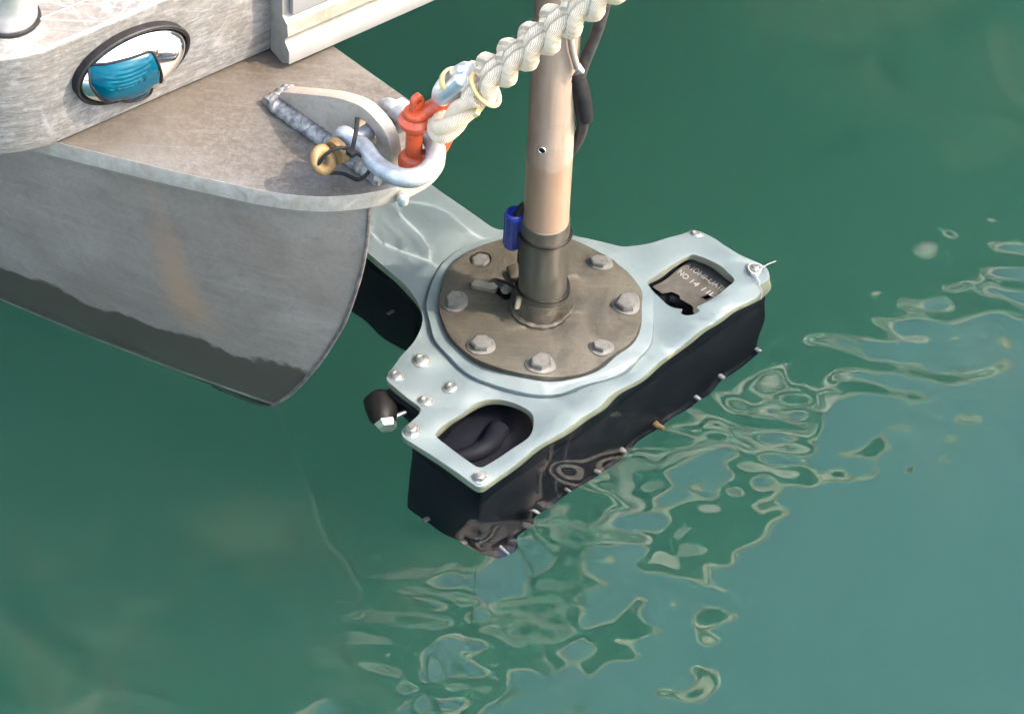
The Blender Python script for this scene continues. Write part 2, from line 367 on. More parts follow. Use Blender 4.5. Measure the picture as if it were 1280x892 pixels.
def film():
    xs = np.linspace(-1.0, 1.1, 150); X, Y = np.meshgrid(xs, xs); Z = ripple(X, Y)+.0015; n = len(xs)
    d1 = np.hypot(X-.06, Y-.16)-.52; d2 = np.maximum(np.abs(X+.62)-.42, np.abs(Y-.20)-.42)   # clear of the sonar and the bow
    fade = np.clip(np.minimum(d1, d2)/.16, 0, 1)*np.clip(1.5-2.2*((X-Y)-.30), 0, 1)**1.0; keep = fade > 0   # sheet standing in for cloudy murk, kept off the sky reflection
    V = np.stack([X, Y, Z], -1).reshape(-1, 3); idx = np.arange(n*n).reshape(n, n); k = keep[:-1, :-1] & keep[1:, 1:] & keep[:-1, 1:] & keep[1:, :-1]
    F = np.stack([idx[:-1, :-1][k], idx[:-1, 1:][k], idx[1:, 1:][k], idx[1:, :-1][k]], -1).tolist()
    m = NT('mottle_film', 1.0); t = m.t
    a = m.noise(2.6, 7, .62, lo=.47, hi=.66, dist=1.2); b = m.noise(9, 6, .7, lo=.45, hi=.8, dist=.8)
    fac = m.math('MULTIPLY', m.math('ADD', m.math('MULTIPLY', a, .8), m.math('MULTIPLY', b, .35)), .024)
    fa = m.n('ShaderNodeAttribute', attribute_name='fade'); fac = m.math('MULTIPLY', fac, fa.outputs['Fac'])
    tr = m.n('ShaderNodeBsdfTransparent'); df = m.n('ShaderNodeBsdfDiffuse'); df.inputs[0].default_value = (.34, .30, .20, 1)
    mx = m.n('ShaderNodeMixShader'); m.l(fac, mx.inputs[0]); m.l(tr.outputs[0], mx.inputs[1]); m.l(df.outputs[0], mx.inputs[2])
    m.l(mx.outputs[0], t.nodes['Material Output'].inputs[0])
    me = mesh(V, F); me.attributes.new('fade', 'FLOAT', 'POINT').data.foreach_set('value', fade.ravel()); bm = bmesh.new(); bm.from_mesh(me); bmesh.ops.delete(bm, geom=[v for v in bm.verts if not v.link_faces], context='VERTS'); bm.to_mesh(me); bm.free()
    o = link('mottle_film', me, m.m, None, 80); o['kind'] = 'stuff'; o['label'] = 'faint brownish film added for the cloudy mottling of the green water'
film()

# ------------------------------------------------------------------ the boat
boat = thing('catamaran', 'bare grey aluminium boat bow with bow platform, blue-lensed light and white edge board', 'boat', (-.339, -.121, 0))
AX = np.array([math.cos(R(135)), math.sin(R(135))]); LAT = np.array([-math.sqrt(.5), -math.sqrt(.5)])
STEM0 = np.array([-.199, -.261])
zs = [.524, .464, .40, .34, .283, .225, .168, .12, .074, .035, 0, -.03, -.06, -.10, -.15, -.2, -.26, -.33]
sa = [0, .003, .013, .028, .045, .069, .095, .12, .146, .171, .198, .225, .265, .33, .45, .62, .9, 1.3]
def half(z): return R(24+13*(max(z, 0)/.524)**1.2) if z >= 0 else R(24-26*(-z)**.7)
ss = [0, .006, .02, .05, .1, .18, .28, .4, .55, .75, 1.0, 1.4, 2.0, 3.0]
V, F = [], []
for side in (1, -1):
    for i, z in enumerate(zs):
        for s in ss:
            h = half(z); w = .62*(1-math.exp(-s*math.tan(h)/.62)); w += .012*math.sin(min(1, max(z, 0)/.524)*math.pi)*min(1, s/.1)
            p = STEM0+AX*(sa[i]+s)+LAT*w*side; V.append((*p, z))
    o0 = 0 if side == 1 else len(zs)*len(ss); n = len(ss)
    for i in range(len(zs)-1):
        for j in range(n-1):
            q = (o0+i*n+j, o0+i*n+j+1, o0+(i+1)*n+j+1, o0+(i+1)*n+j); F.append(q if side == 1 else q[::-1])
bm = bmesh.new(); bv = [bm.verts.new(v) for v in V]
for f in F: bm.faces.new([bv[i] for i in f])
bmesh.ops.remove_doubles(bm, verts=bm.verts, dist=1e-5); me = bm_mesh(bm)
m, X, z, col, a, b = M['hull_nodes']
# warm sun patch painted into the colour, from the platform edge widening downwards
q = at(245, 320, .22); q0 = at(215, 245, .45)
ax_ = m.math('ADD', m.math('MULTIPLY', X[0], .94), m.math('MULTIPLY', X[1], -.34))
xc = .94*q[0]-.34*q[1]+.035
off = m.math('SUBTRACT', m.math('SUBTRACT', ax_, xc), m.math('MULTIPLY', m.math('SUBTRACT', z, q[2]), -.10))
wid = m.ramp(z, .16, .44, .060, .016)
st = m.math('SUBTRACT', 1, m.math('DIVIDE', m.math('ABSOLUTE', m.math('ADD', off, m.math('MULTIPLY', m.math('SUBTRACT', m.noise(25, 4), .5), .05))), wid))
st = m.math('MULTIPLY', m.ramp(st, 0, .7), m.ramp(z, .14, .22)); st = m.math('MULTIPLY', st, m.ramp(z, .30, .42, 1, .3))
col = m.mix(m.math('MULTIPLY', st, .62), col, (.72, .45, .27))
wl = m.math('ADD', z, m.math('MULTIPLY', m.noise(12, 6, .7), .10))
wet = m.ramp(wl, .172, .180, 1, 0)
col = m.mix(m.math('MULTIPLY', wet, .88), col, (.115, .088, .068))
col = m.mix(m.ramp(z, -.005, .003, 1, 0), col, (.16, .15, .08))
meniscus_glint = m.math('MULTIPLY', m.ramp(m.math('ABSOLUTE', m.math('SUBTRACT', z, .003)), .002, .0045, 1, 0), m.noise(25, 4, .7, lo=.3, hi=.6))  # bright meniscus reflection along the waterline, painted as a pale line
col = m.mix(m.math('MULTIPLY', meniscus_glint, .85), col, (.72, .68, .60))
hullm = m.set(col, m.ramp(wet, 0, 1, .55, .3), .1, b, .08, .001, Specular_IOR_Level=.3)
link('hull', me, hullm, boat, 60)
stem = [(*(STEM0+AX*(s_-.002)), z_) for z_, s_ in zip(zs, sa)][:14]
m = NT('worn_stem'); a = m.noise(60, 5, .7, lo=.4, hi=.65)
stemm = m.set(m.mix(a, (.10, .094, .088), (.26, .21, .18)), .5, .3, m.noise(120), .3, .001)
link('stem_bar', tube(spline(stem, 4), .0028, 8), stemm, boat)

PZ0, PZ1 = .529, .556
pl = [at(*p, PZ1)[:2] for p in ((30, 168), (120, 190), (200, 210), (280, 228), (340, 241), (400, 247), (455, 243), (505, 232), (542, 212), (559, 188), (555, 163), (535, 142), (470, 96), (400, 46), (330, -10), (150, -10), (30, 40))]
pl = rounded(pl, [0, .03, .03, .03, .03, .03, .03, .02, .02, .02, .02, .02, 0, 0, 0, 0, 0])
me = slab(pl, PZ0, PZ1, bevel=.006, bseg=3); me.materials.append(M['platform']); me.materials.append(M['rim'])
for p in me.polygons:
    if p.normal.z < .93: p.material_index = 1
plat = link('bow_platform', me, M['platform'], boat)

# front beam: rounded corner, straight face, long deck behind it
A0 = at(60, 185, PZ1+.002)[:2]; A1 = at(340, 62, PZ1+.002)[:2]
FD = (A1-A0)/np.linalg.norm(A1-A0); FN = np.array([FD[1], -FD[0]])
BZ0, BZ1 = PZ1+.002, .726
cor = [at(*p, BZ0)[:2] for p in ((35, 191), (10, 195), (-20, 195), (-60, 186), (-110, 160), (-200, 105))]
foot = [tuple(A0+FD*3.0), tuple(A0+FD*.9), tuple(A0+FD*.5), tuple(A0+FD*.2), tuple(A0)]+[tuple(c) for c in cor]
foot += [(-1.7, .35), (-1.9, 1.8), (-.4, 3.0), (1.0, 3.6)]
beam = slab(foot, BZ0, BZ1, bevel=.022, bseg=5)
link('bow_beam', beam, M['alu'], boat, 50)
tc_ = at(9, 21, BZ1)
link('stanchion', lathe([(.040, 0), (.040, .9), (.036, .9)], 40, org=tc_-np.array([0, 0, .01])), M['tube_alu'], boat)
link('stanchion_gasket', lathe([(.0405, -.001), (.0445, 0), (.0435, .004), (.0405, .005)], 40, org=tc_), M['rubber'], boat)
def face(s, zz, off): p = A0+FD*s+FN*off; return (p[0], p[1], zz)
# a fine seam along the top of the beam
link('seam', tube([face(s, BZ1+.0006, -.055) for s in np.linspace(-.05, 1.2, 30)], .0016, 6), M['weld'], boat)

# white board on the beam's face
bd = bpy.data.objects.new('edge_board', None); COL.objects.link(bd); bd.parent = boat; bd.matrix_parent_inverse = base_inv(boat)
prof = [(.001, .560), (.030, .556), (.043, .566), (.045, .588), (.036, .598), (.036, .603), (.043, .612), (.041, .632), (.030, .640), (.030, .735), (.001, .735)]
s0, s1 = .352, 3.02
V = [face(s0, h, o_) for o_, h in prof]+[face(s1, h, o_) for o_, h in prof]; n = len(prof)
F = [(i, (i+1) % n, n+(i+1) % n, n+i) for i in range(n)]+[tuple(range(n))[::-1], tuple(range(n, 2*n))]
link('trim_rail', mesh(V, F), M['trim'], bd, 25)
def tof(s_, h, o_): return face(s_, h, o_)
link('panel', slab([(s0+.010, .643), (s1, .643), (s1, .728), (s0+.010, .728)], .031, .040, bevel=.0015, to=tof), M['board_panel'], bd)
link('lip', slab([(s0-.001, .566), (s1, .566), (s1, .589), (s0-.001, .589)], .043, .047, bevel=.0015, to=tof), M['board'], bd)
for s_ in (.395, .52, .66, .80):
    c = np.array(face(s_, .684, .041))
    me = tube([c, c+np.array([*FN, 0])*.003], [.009, .007], 16); link('screw', me, M['bolt'], bd)

# navigation light
nl = bpy.data.objects.new('navigation_light', None); COL.objects.link(nl); nl.parent = boat; nl.matrix_parent_inverse = base_inv(boat)
LC = (.128, .649); LA, LB, LH = .084, .050, .036
def dome(u, v):
    r2 = min(1, u*u+v*v); return .004+LH*(1-r2**1.35)**.55
def on_dome(px, py):
    off = .03
    for _ in range(12):
        d = FWD+RIGHT*(px-640)/FOC+UP*(446-py)/FOC; t_ = (off-(CAM[:2]-A0)@FN)/(d[:2]@FN); p = CAM+d*t_
        u, v = (p[:2]-A0)@FD-LC[0], p[2]-LC[1]; off = .5*off+.5*dome(u/LA, v/LB)
    return u, v
LENS = [on_dome(*p) for p in ((117, 86), (150, 79), (188, 67), (199, 93), (188, 116), (160, 126), (130, 125), (116, 107))]
def lens_outline(n=80, k=1.0):
    pts = rounded(LENS, [.006, .02, .006, .02, .02, .02, .02, .02], 6)
    c = np.mean(pts, 0); return [tuple(c+(np.array(p)-c)*k) for p in pts]
V, F = [], []; nr, na = 26, 72
for i in range(nr+1):
    r = (i/nr)**.8
    for k in range(na):
        a = 2*math.pi*k/na; u, v = r*math.cos(a), r*math.sin(a)
        V.append(face(LC[0]+LA*u, LC[1]+LB*v, dome(u, v) if i < nr else .002))
for i in range(nr):
    for k in range(na):
        l = (k+1) % na; F.append((i*na+k, i*na+l, (i+1)*na+l, (i+1)*na+k))
link('housing', mesh(V, F), M['chrome'], nl, 70)
g_out = [(LC[0]+(LA+.004)*math.cos(2*math.pi*k/64), LC[1]+(LB+.004)*math.sin(2*math.pi*k/64)) for k in range(64)]
link('gasket', slab(g_out, .001, .010, bevel=.0025, to=tof), M['rubber'], nl)
link('gasket_lip', tube([face(LC[0]+(LA+.002)*math.cos(2*math.pi*k/64), LC[1]+(LB+.002)*math.sin(2*math.pi*k/64), .012) for k in range(64)], .003, 8, closed=True), M['rubber'], nl)
def lens_mesh(k, lift, ribs):
    out_ = lens_outline(k=k); c = np.mean(out_, 0); n = len(out_); V, F = [], []; nr = 40
    for i in range(nr+1):
        for p in out_:
            q = c+(np.array(p)-c)*i/nr; u, v = q[0]/LA, q[1]/LB
            h = dome(u, v)+lift*(1-(i/nr)**10)
            if ribs:
                t_ = q[1]-c[1]-(q[0]-c[0])**2*4
                if t_ > .004: h += .0016*abs(math.sin(t_*math.pi/.0062))*(1-(i/nr)**6)
                else: h -= .0012
            V.append(face(LC[0]+q[0], LC[1]+q[1], h))
    for i in range(nr):
        for k_ in range(n):
            l = (k_+1) % n; F.append((i*n+k_, i*n+l, (i+1)*n+l, (i+1)*n+k_))
    return mesh(V, F)
link('lens', lens_mesh(1.07, .0035, True), M['lens'], nl, 80)
link('lens_seal', tube([face(LC[0]+p[0], LC[1]+p[1], dome(p[0]/LA, p[1]/LB)+.001) for p in lens_outline(k=1.09)], .0018, 8, closed=True), M['rubber'], nl)

# padeye welded to the platform
PA = at(352, 128, PZ1)[:2]; PD = np.array([math.cos(R(-42)), math.sin(R(-42))]); PE = np.array([math.cos(R(48)), math.sin(R(48))])
def pad(s_, h, e_): p = PA+PD*s_+PE*e_; return (p[0], p[1], PZ1+h)
prof = rounded([(0, .001), (.006, .028), (.115, .088), (.165, .104), (.205, .088), (.218, .055), (.212, .001)], [0, .01, .03, .03, .03, .02, 0], 6)
hole = arc(.168, .060, .020, 0, 360, 20)[:-1]
pe = link('padeye', slab(prof, -.009, .009, [hole], bevel=.003, to=pad), M['padeye'], boat)
for e_, nm in ((-.014, 'near'), (.014, 'far')):
    pts = [pad(s_, .006, e_+.0012*math.sin(i*1.3)) for i, s_ in enumerate(np.linspace(-.004, .205, 70))]
    rad = [.0118+.0009*math.sin(i*1.9)+.0007*rnd.random() for i in range(70)]
    link('weld', tube(pts, rad, 12), M['weld'], pe)
link('weld', tube([pad(-.008, .005, e_) for e_ in np.linspace(-.02, .02, 12)], [.009+.0015*math.sin(i*2) for i in range(12)], 10), M['weld'], pe)

cl = at(504, 244, PZ1-.012)
link('drain_plug', lathe([(.004, -.012), (.0075, -.010), (.0085, 0), (.006, .006), (.002, .008)], 14, org=cl+np.array([0, -.004, 0])), M['steel'], boat)
# ------------------------------------------------------------------ galvanised shackle through the padeye
H = np.array(pad(.168, .060, 0)); D3 = np.array([*PD, 0]); E3 = np.array([*PE, 0]); Z3 = np.array([0, 0, 1.0])
gs = thing('bow_shackle', 'galvanised bow shackle pinned through the padeye on the bow platform', 'shackle', H)
NE, FE = H-E3*.040, H+E3*.040
ring_px = [(452, 182), (470, 205), (495, 220), (519, 222), (539, 209), (545, 190), (539, 173), (526, 161), (511, 152), (497, 141)]
mid = [at(x, y, .628+.012*math.sin(math.pi*k/9)) for k, (x, y) in enumerate(ring_px)]
pts = spline([NE]+mid+[FE], 6)
rad = [.0120+.0012*math.sin(math.pi*i/(len(pts)-1)) for i in range(len(pts))]
link('bow', tube(pts, rad, 16), M['galv'], gs)
def ring(c, axis, r, rr, n=28, seg=10, flat=1.0):
    axis = np.array(axis, float)/np.linalg.norm(axis); u = np.cross(axis, (.3, .1, .9)); u /= np.linalg.norm(u); v = np.cross(axis, u)
    return tube([np.array(c)+r*(math.cos(2*math.pi*k/n)*u+math.sin(2*math.pi*k/n)*v) for k in range(n)], rr, seg, closed=True, flat=flat, ref=axis)
for e in (-.040, .040):
    link('ear', ring(H+E3*e, E3, .0155, .0105), M['galv'], gs)
link('pin', tube([H+E3*-.062, H+E3*.058], .0105, 14), M['galv'], gs)
link('pin_nut', tube([H+E3*.054, H+E3*.066], [.016, .014], 6), M['galv'], gs)
link('pin_collar', tube([H+E3*-.056, H+E3*-.066], [.019, .017], 20), M['brass'], gs)
link('pin_eye', ring(H+E3*-.082-D3*.004-Z3*.004, D3*.8+E3*.1+Z3*.6, .0132, .0078), M['brass'], gs)
ct = thing('cable_tie', 'black cable tie looped through the bronze pin eye of the galvanised shackle', 'cable tie', H+E3*-.07)
c = H+E3*-.066+D3*.020
link('strap', tube(spline([H+E3*-.098-Z3*.006, H+E3*-.085+Z3*.018+D3*.008, c+Z3*.022, c+D3*.035+Z3*.010+E3*.012, c+D3*.028-Z3*.014, c-Z3*.020-E3*.004, H+E3*-.090-Z3*.018], 8, True), .0026, 8, closed=True), M['black_plastic'], ct)
link('tie_head', box((-.006, -.005, -.004), (.006, .005, .004), .001, to=lambda x, y, zz: tuple(c+Z3*.022+D3*(.012+x)+E3*y+Z3*zz)), M['black_plastic'], ct)
link('strap_tail', tube(spline([c+Z3*.02+D3*.012, c+Z3*.040-D3*.0+E3*.02, c+Z3*.052-D3*.008+E3*.03], 6), .003, 6, flat=.5), M['black_plastic'], ct)

# ------------------------------------------------------------------ orange shackle
OB = at(517, 200, .612); OT = OB+np.array([.002, 0, .068]); RD = np.array([.60, .02, .80]); RD /= np.linalg.norm(RD)
os_ = thing('screw_pin_shackle', 'orange painted screw pin shackle joining the galvanised shackle to the white rope', 'shackle', OB)
def zl(prof, org): return lathe(prof, 28, org=org)
link('ear', zl([(.004, -.013), (.014, -.012), (.0205, -.005), (.0205, .003), (.016, .010), (.010, .012)], OB), M['orange'], os_)
link('ear', zl([(.010, -.013), (.018, -.010), (.0235, -.003), (.0235, .004), (.018, .010), (.016, .0105)], OT), M['orange'], os_)
link('pin', zl([(.0112, 0), (.0112, .07)], OB), M['orange'], os_)
link('pin_collar', zl([(.0155, .010), (.017, .013), (.017, .016), (.015, .019), (.010, .020)], OT), M['orange'], os_)
tab = rounded([(-.009, .018), (.009, .018), (.010, .036), (.004, .046), (-.006, .042), (-.009, .034)], [0, 0, .005, .005, .005, .004], 4)
th = arc(.001, .034, .0035, 0, 360, 12)[:-1]
link('pin_tab', slab(tab, -.0045, .0045, [th], bevel=.001, to=lambda a_, h, e_: (OT[0]+a_*.8-e_*.6, OT[1]+a_*.6+e_*.8, OT[2]+h)), M['orange'], os_)
UX = np.array([.985, .17, 0])
cr = [(.006, .002), (.018, .004), (.030, .014), (.040, .036), (.048, .066), (.048, .090), (.036, .097), (.018, .084), (.006, .070)]
link('bow', tube(spline([OB+UX*a_+Z3*h for a_, h in cr], 7), .0115, 16), M['orange'], os_)

# ------------------------------------------------------------------ rope with eye splice and thimble
CR = OB+UX*.034+Z3*.078                       # eye tip, just inside the orange bow
RE = at(742, -4, 1.02)+np.array([0, 0, 0]); RDIR = RE-CR; RL = np.linalg.norm(RDIR); RDIR /= RL
SIDE = np.array([-RDIR[1]*0, -1.0, 0]); SIDE -= RDIR*(SIDE@RDIR); SIDE /= np.linalg.norm(SIDE); UPN = np.cross(RDIR, SIDE)
rope = thing('mooring_rope', 'thick off-white plaited rope with a spliced eye round a metal thimble', 'rope', CR)
def strand(name, pts, r, lay, par, lump=0):
    rr = [r*(1+lump*math.sin(i*.9)) for i in range(len(pts))]
    V, F = tube_vf(pts, rr, 14); me = mesh(V, F)
    at_ = me.attributes.new('lay', 'FLOAT_VECTOR', 'POINT'); L = 0; vals = []
    for i in range(len(pts)):
        if i: L += np.linalg.norm(np.array(pts[i])-np.array(pts[i-1]))
        for k in range(14): vals += [L*lay+k/14*4.0, 0, 0]
    at_.data.foreach_set('vector', vals)
    return link(name, me, M['rope'], par, 80)
EYE0 = .118
def eye(t):     # t -1..1 : near leg end -> tip -> far leg end
    a = abs(t); s_ = math.copysign(1, t)
    if a < .35:
        an = a/.35*math.pi/2; return CR+RDIR*(.030-.030*math.cos(an))-SIDE*s_*.036*math.sin(an)
    k = (a-.35)/.65; return CR+RDIR*(.030+k*(EYE0-.030))-SIDE*s_*(.036-.016*k*k*(3-2*k))
cen = [eye(t) for t in np.linspace(-1, 1, 90)]
for j in range(3):
    pts = []
    for i, p in enumerate(cen):
        t = cen[min(i+1, 89)]-cen[max(i-1, 0)]; t /= np.linalg.norm(t); n1 = np.cross(t, UPN); n1 /= np.linalg.norm(n1); n2 = np.cross(t, n1)
        an = i*.12+j*2*math.pi/3; pts.append(p+.0078*(math.cos(an)*n1+math.sin(an)*n2))
    strand('eye_strand', pts, .0098, 150, rope, .02)
nb = 300; LEN = RL+.14-EYE0+.02
for j in range(3):
    for half_ in (-1, 1):                       # every strand of the plait is a pair of yarns
        pts = []
        for i in range(nb+1):
            q = i/nb*LEN; w = 2*math.pi*q/.168+j*2*math.pi/3
            big = 1+.06*math.sin(q*31+j)+.22*math.exp(-((q-.01)/.04)**2)
            dx, dy = .0136*big*math.sin(w), .0080*big*math.sin(2*w)
            tx = math.cos(w)*.0150*2*math.pi/.168; al = math.atan(tx)
            pts.append(CR+RDIR*(EYE0-.02+q-half_*.0076*math.sin(al))+SIDE*(dx+half_*.0076*math.cos(al))+UPN*(dy+.0015*half_))
        strand('plait_yarn', pts, .0104, 150, rope, .03)
th_c = [CR+RDIR*(.036+((p-CR)@RDIR)*.68)+SIDE*((p-CR)@SIDE)*.30-SIDE*.006-UPN*.020 for p in cen[2:-2]]
link('thimble', tube(th_c, [.0125*min(1, .55+.09*min(i, len(th_c)-1-i)) for i in range(len(th_c))], 14), M['thimble'], rope)
link('cable_tie', ring(CR+RDIR*.070-SIDE*.008-UPN*.018, RDIR, .0195, .0026, flat=2.2), M['yellow_tie'], rope)
link('cable_tie', ring(CR+RDIR*.122+SIDE*.012+UPN*.004, RDIR*.95+UPN*.25-SIDE*.35, .0245, .0030), M['yellow_tie'], rope)
q = CR+RDIR*.108+SIDE*.038+UPN*.006
link('tie_tail', box((-.005, -.007, -.003), (.005, .007, .003), .001, to=lambda x, y, zz: tuple(q+RDIR*x+SIDE*y+UPN*zz)), M['yellow_tie'], rope)

# ------------------------------------------------------------------ sonar on its pole
SO = np.array([.040, .296]); aU = R(47.5)
SU = np.array([math.cos(aU), math.sin(aU)]); SV = np.array([-math.sin(aU), math.cos(aU)])
def so_(u, v, zz): p = SO+SU*u+SV*v; return (p[0], p[1], zz)
son = thing('sonar_mount', 'pole-mounted sonar with bolted brown flange, pale plate and black heads under water', 'sonar mount', (SO[0], SO[1], -.56))
ZF = -.287
def loc_at(o, u, v, zz, par=None):
    o.location = so_(u, v, zz); return o
phole = .0
link('pole', lathe([(.0345, ZF), (.0345, 1.35), (.030, 1.35)], 48, org=(SO[0], SO[1], 0)), M['pole'], son)
link('pole_sleeve', lathe([(.0372, ZF+.03), (.0372, -.002), (.0352, .001)], 48, org=(SO[0], SO[1], 0)), M['sleeve'], son)
c = np.array([SO[0], SO[1], 0]); hd = np.array([-.34, -.94, 0]); hp = c+hd*.0335+np.array([0, 0, .167])
link('drain_hole', tube([hp, hp+hd*.002], .0055, 14), M['rubber'], son)
link('drain_hole_rim', ring(hp+hd*.0016, hd, .0056, .0009), M['steel'], son)
slot_hole = rounded([(-.040, .040), (-.038, .085), (-.012, .096), (.0, .070), (-.006, .046)], .012, 4)
bolt_hole = arc(-.001, .130, .0165, 0, 360, 16)[:-1]
link('added_slot_backing', slab([(-.07, .03), (-.07, .11), (.01, .11), (.01, .03)], ZF-.09, ZF-.04, to=so_), M['sonar'], son)  # dark block added under the slot so the opening looks black
fl = link('flange', slab(arc(0, 0, .156, 0, 360, 72)[:-1], ZF-.016, ZF, [slot_hole, bolt_hole], bevel=.0025, to=so_), M['flange'], son)
link('pole_collar', lathe([(.047, 0), (.0465, .010), (.041, .026), (.037, .034), (.035, .035)], 40, org=(SO[0], SO[1], ZF)), M['flange'], son)
wb = []
for k in range(60):
    a = 2*math.pi*k/60; wb.append((SO[0]+.0475*math.cos(a), SO[1]+.0475*math.sin(a), ZF+.003))
link('weld', tube(wb, [.0042+.001*math.sin(k*2.1) for k in range(60)], 8, closed=True), M['flange'], fl)
# bolts
def hexbolt(r, h):
    V = []
    for rr, zz in ((r*.99, 0), (r, .001), (r, h-.003), (r*.88, h-.0008), (r*.80, h)):
        V += [(rr*math.cos(math.pi/3*k), rr*math.sin(math.pi/3*k), zz) for k in range(6)]
    F = [(i*6+k, i*6+(k+1) % 6, (i+1)*6+(k+1) % 6, (i+1)*6+k) for i in range(4) for k in range(6)]+[tuple(range(24, 30)), tuple(range(6))[::-1]]
    return mesh(V, F)
bm_big = hexbolt(.0158, .015); bm_wash = lathe([(.0212, 0), (.0212, .003), (.012, .0035)], 28)
for k in range(8):
    a = R(45*k); u, v = .130*math.cos(a), .130*math.sin(a); deep = (k == 2)
    b_ = link('bolt', bm_big, M['bolt'], son, 30); b_.parent = None; b_.matrix_parent_inverse.identity()
    b_.location = so_(u, v, ZF+.0035 if not deep else ZF-.018); b_.rotation_euler = (R(rnd.uniform(-2, 2)), R(rnd.uniform(-2, 2)), rnd.uniform(0, 1))
    b_.parent = son; b_.matrix_parent_inverse = base_inv(son)
    if not deep:
        w_ = link('washer', bm_wash, M['bolt'], None, 30); w_.location = so_(u+rnd.uniform(-.002, .002), v, ZF+.0002); w_.parent = b_
        w_.matrix_parent_inverse = wloc(b_).inverted()
# backing ring and T-shaped plate
ringo = arc(0, 0, .176, 0, 360, 80)[:-1]
link('backing_ring', slab(ringo, ZF-.0285, ZF-.0165, [slot_hole], bevel=.002, to=so_), M['plate'], son)
sh = .008
out_ = [(-.336, -.204), (.302, -.204), (.316, -.188), (.304, -.050), (.288, -.040), (.262, -.044), (.222, -.030), (.190, -.002), (.172, .045), (.130, .115), (.072, .165), (.072, .60), (-.106, .60), (-.112, .270), (-.118, .150), (-.150, .105), (-.198, .075), (-.268, .058), (-.282, .050), (-.286, -.028), (-.298, -.036), (-.330, -.036), (-.342, -.050)]
out_ = [(u+sh, v+sh) for u, v in out_]
out_ = rounded(out_, [.015, .012, .01, .01, .012, .02, .02, .03, .03, .03, .02, 0, 0, .05, .05, .03, .03, .008, .006, .008, .004, .006, .01], 5)
w1 = [(u+sh, v+sh) for u, v in rounded([(.160, -.070), (.258, -.072), (.264, -.166), (.175, -.172), (.140, -.150), (.140, -.110)], [.014, .012, .012, .03, .03, .03], 6)]
w2 = [(u+sh, v+sh) for u, v in rounded([(-.305, -.074), (-.205, -.076), (-.172, -.105), (-.166, -.150), (-.198, -.180), (-.306, -.174)], [.010, .03, .03, .03, .03, .012], 6)]
ZP1, ZP0 = ZF-.0285, ZF-.0485
plate = slab(out_, ZP0, ZP1, [w1, w2, [(u*1, v*1) for u, v in slot_hole]], bevel=.002, to=so_)
plate.materials.append(M['plate']); plate.materials.append(M['plate_edge'])
for p in plate.polygons:
    if abs(p.normal.z) < .3: p.material_index = 1
link('mounting_plate', plate, M['plate'], son)
# sonar heads: open-topped black tray with a lower deck
ZB = -.560
def head(name, u0, u1, v0, v1, zt, zd, zb):
    h_ = rounded([(u0, v0), (u1, v0), (u1, v1), (u0, v1)], .008, 3); i_ = rounded([(u0+.012, v0+.012), (u1-.012, v0+.012), (u1-.012, v1-.012), (u0+.012, v1-.012)], .008, 3)
    o = link(name, slab(h_, zd, zt, [i_], bevel=.001, to=so_), M['sonar'], son)
    b_ = rounded([(u0, v0), (u1, v0), (u1, v1), (u0, v1)], .008, 3)
    link('head_body', slab(b_, zb, zd+.001, bevel=.006, to=so_), M['sonar'], o)
    return o
h1 = head('receiver_head', -.330+sh, .296+sh, -.200+sh, -.052+sh, ZP0-.001, ZP0-.045, ZB)
h2 = head('projector_head', -.104+sh, .060+sh, .165+sh, .56, ZP0-.001, ZP0-.045, ZB-.01)
link('lip', slab([(-.332+sh, -.206+sh), (.298+sh, -.206+sh), (.298+sh, -.198+sh), (-.332+sh, -.198+sh)], ZB+.002, ZB+.008, to=so_), M['sonar'], h1)
# rims and screws along the heads' lower edge
scr = tube([(0, 0, 0), (0, -.011, 0)], [.0046, .0040], 10); scr_y = tube([(0, 0, 0), (0, -.018, 0)], [.006, .0048], 10)
def side_screw(u, v, zz, rot, me=scr, mat='bolt', par=h1):
    o = bpy.data.objects.new('screw', me); COL.objects.link(o)
    if not me.materials: me.materials.append(M[mat])
    o.cycles.is_caustics_receiver = True
    o.location = so_(u, v, zz); o.rotation_euler = (R(rnd.uniform(-10, 10)), 0, aU+rot); o.parent = par; o.matrix_parent_inverse = base_inv(par)
for i, u in enumerate(np.linspace(-.30, .28, 9)):
    side_screw(u+sh+rnd.uniform(-.008, .008), -.201+sh, ZB+.018, 0, scr_y if i == 5 else scr, 'brass' if i == 5 else 'bolt')
for v in (-.17, -.10): side_screw(-.331+sh, v+sh, ZB+.02, -math.pi/2)
for v in (.22, .31, .40): side_screw(-.105+sh, v, ZB+.10-(v-.22)*.3, -math.pi/2, par=h2)
# small fasteners on the plate
nut = hexbolt(.0105, .010); cap = lathe([(.0088, 0), (.0092, .002), (.0086, .006), (.0060, .0085), (.004, .0085), (.0035, .006)], 20)
wsh = lathe([(.0128, 0), (.0128, .0018), (.006, .002)], 22)
for (u, v), k in (((.288, -.054), 0), ((.297, -.175), 1), ((-.320, -.188), 1), ((-.322, -.050), 1), ((-.268, -.020), 0), ((-.222, -.026), 0), ((-.214, .040), 0), ((-.262, .046), 0)):
    o = link('nut' if k else 'cap_screw', nut if k else cap, M['steel'], None, 30); o.location = so_(u+sh, v+sh, ZP1+.0022); o.rotation_euler = (0, 0, rnd.random())
    o.parent = son; o.matrix_parent_inverse = base_inv(son)
    w_ = link('washer', wsh, M['steel'], None, 30); w_.location = so_(u+sh, v+sh, ZP1+.0004); w_.parent = o; w_.matrix_parent_inverse = wloc(o).inverted()
    if k:
        s_ = link('stud', tube([(0, 0, .008), (0, 0, .014)], [.0055, .005], 12), M['steel'], None); s_.location = o.location; s_.parent = o; s_.matrix_parent_inverse = wloc(o).inverted()
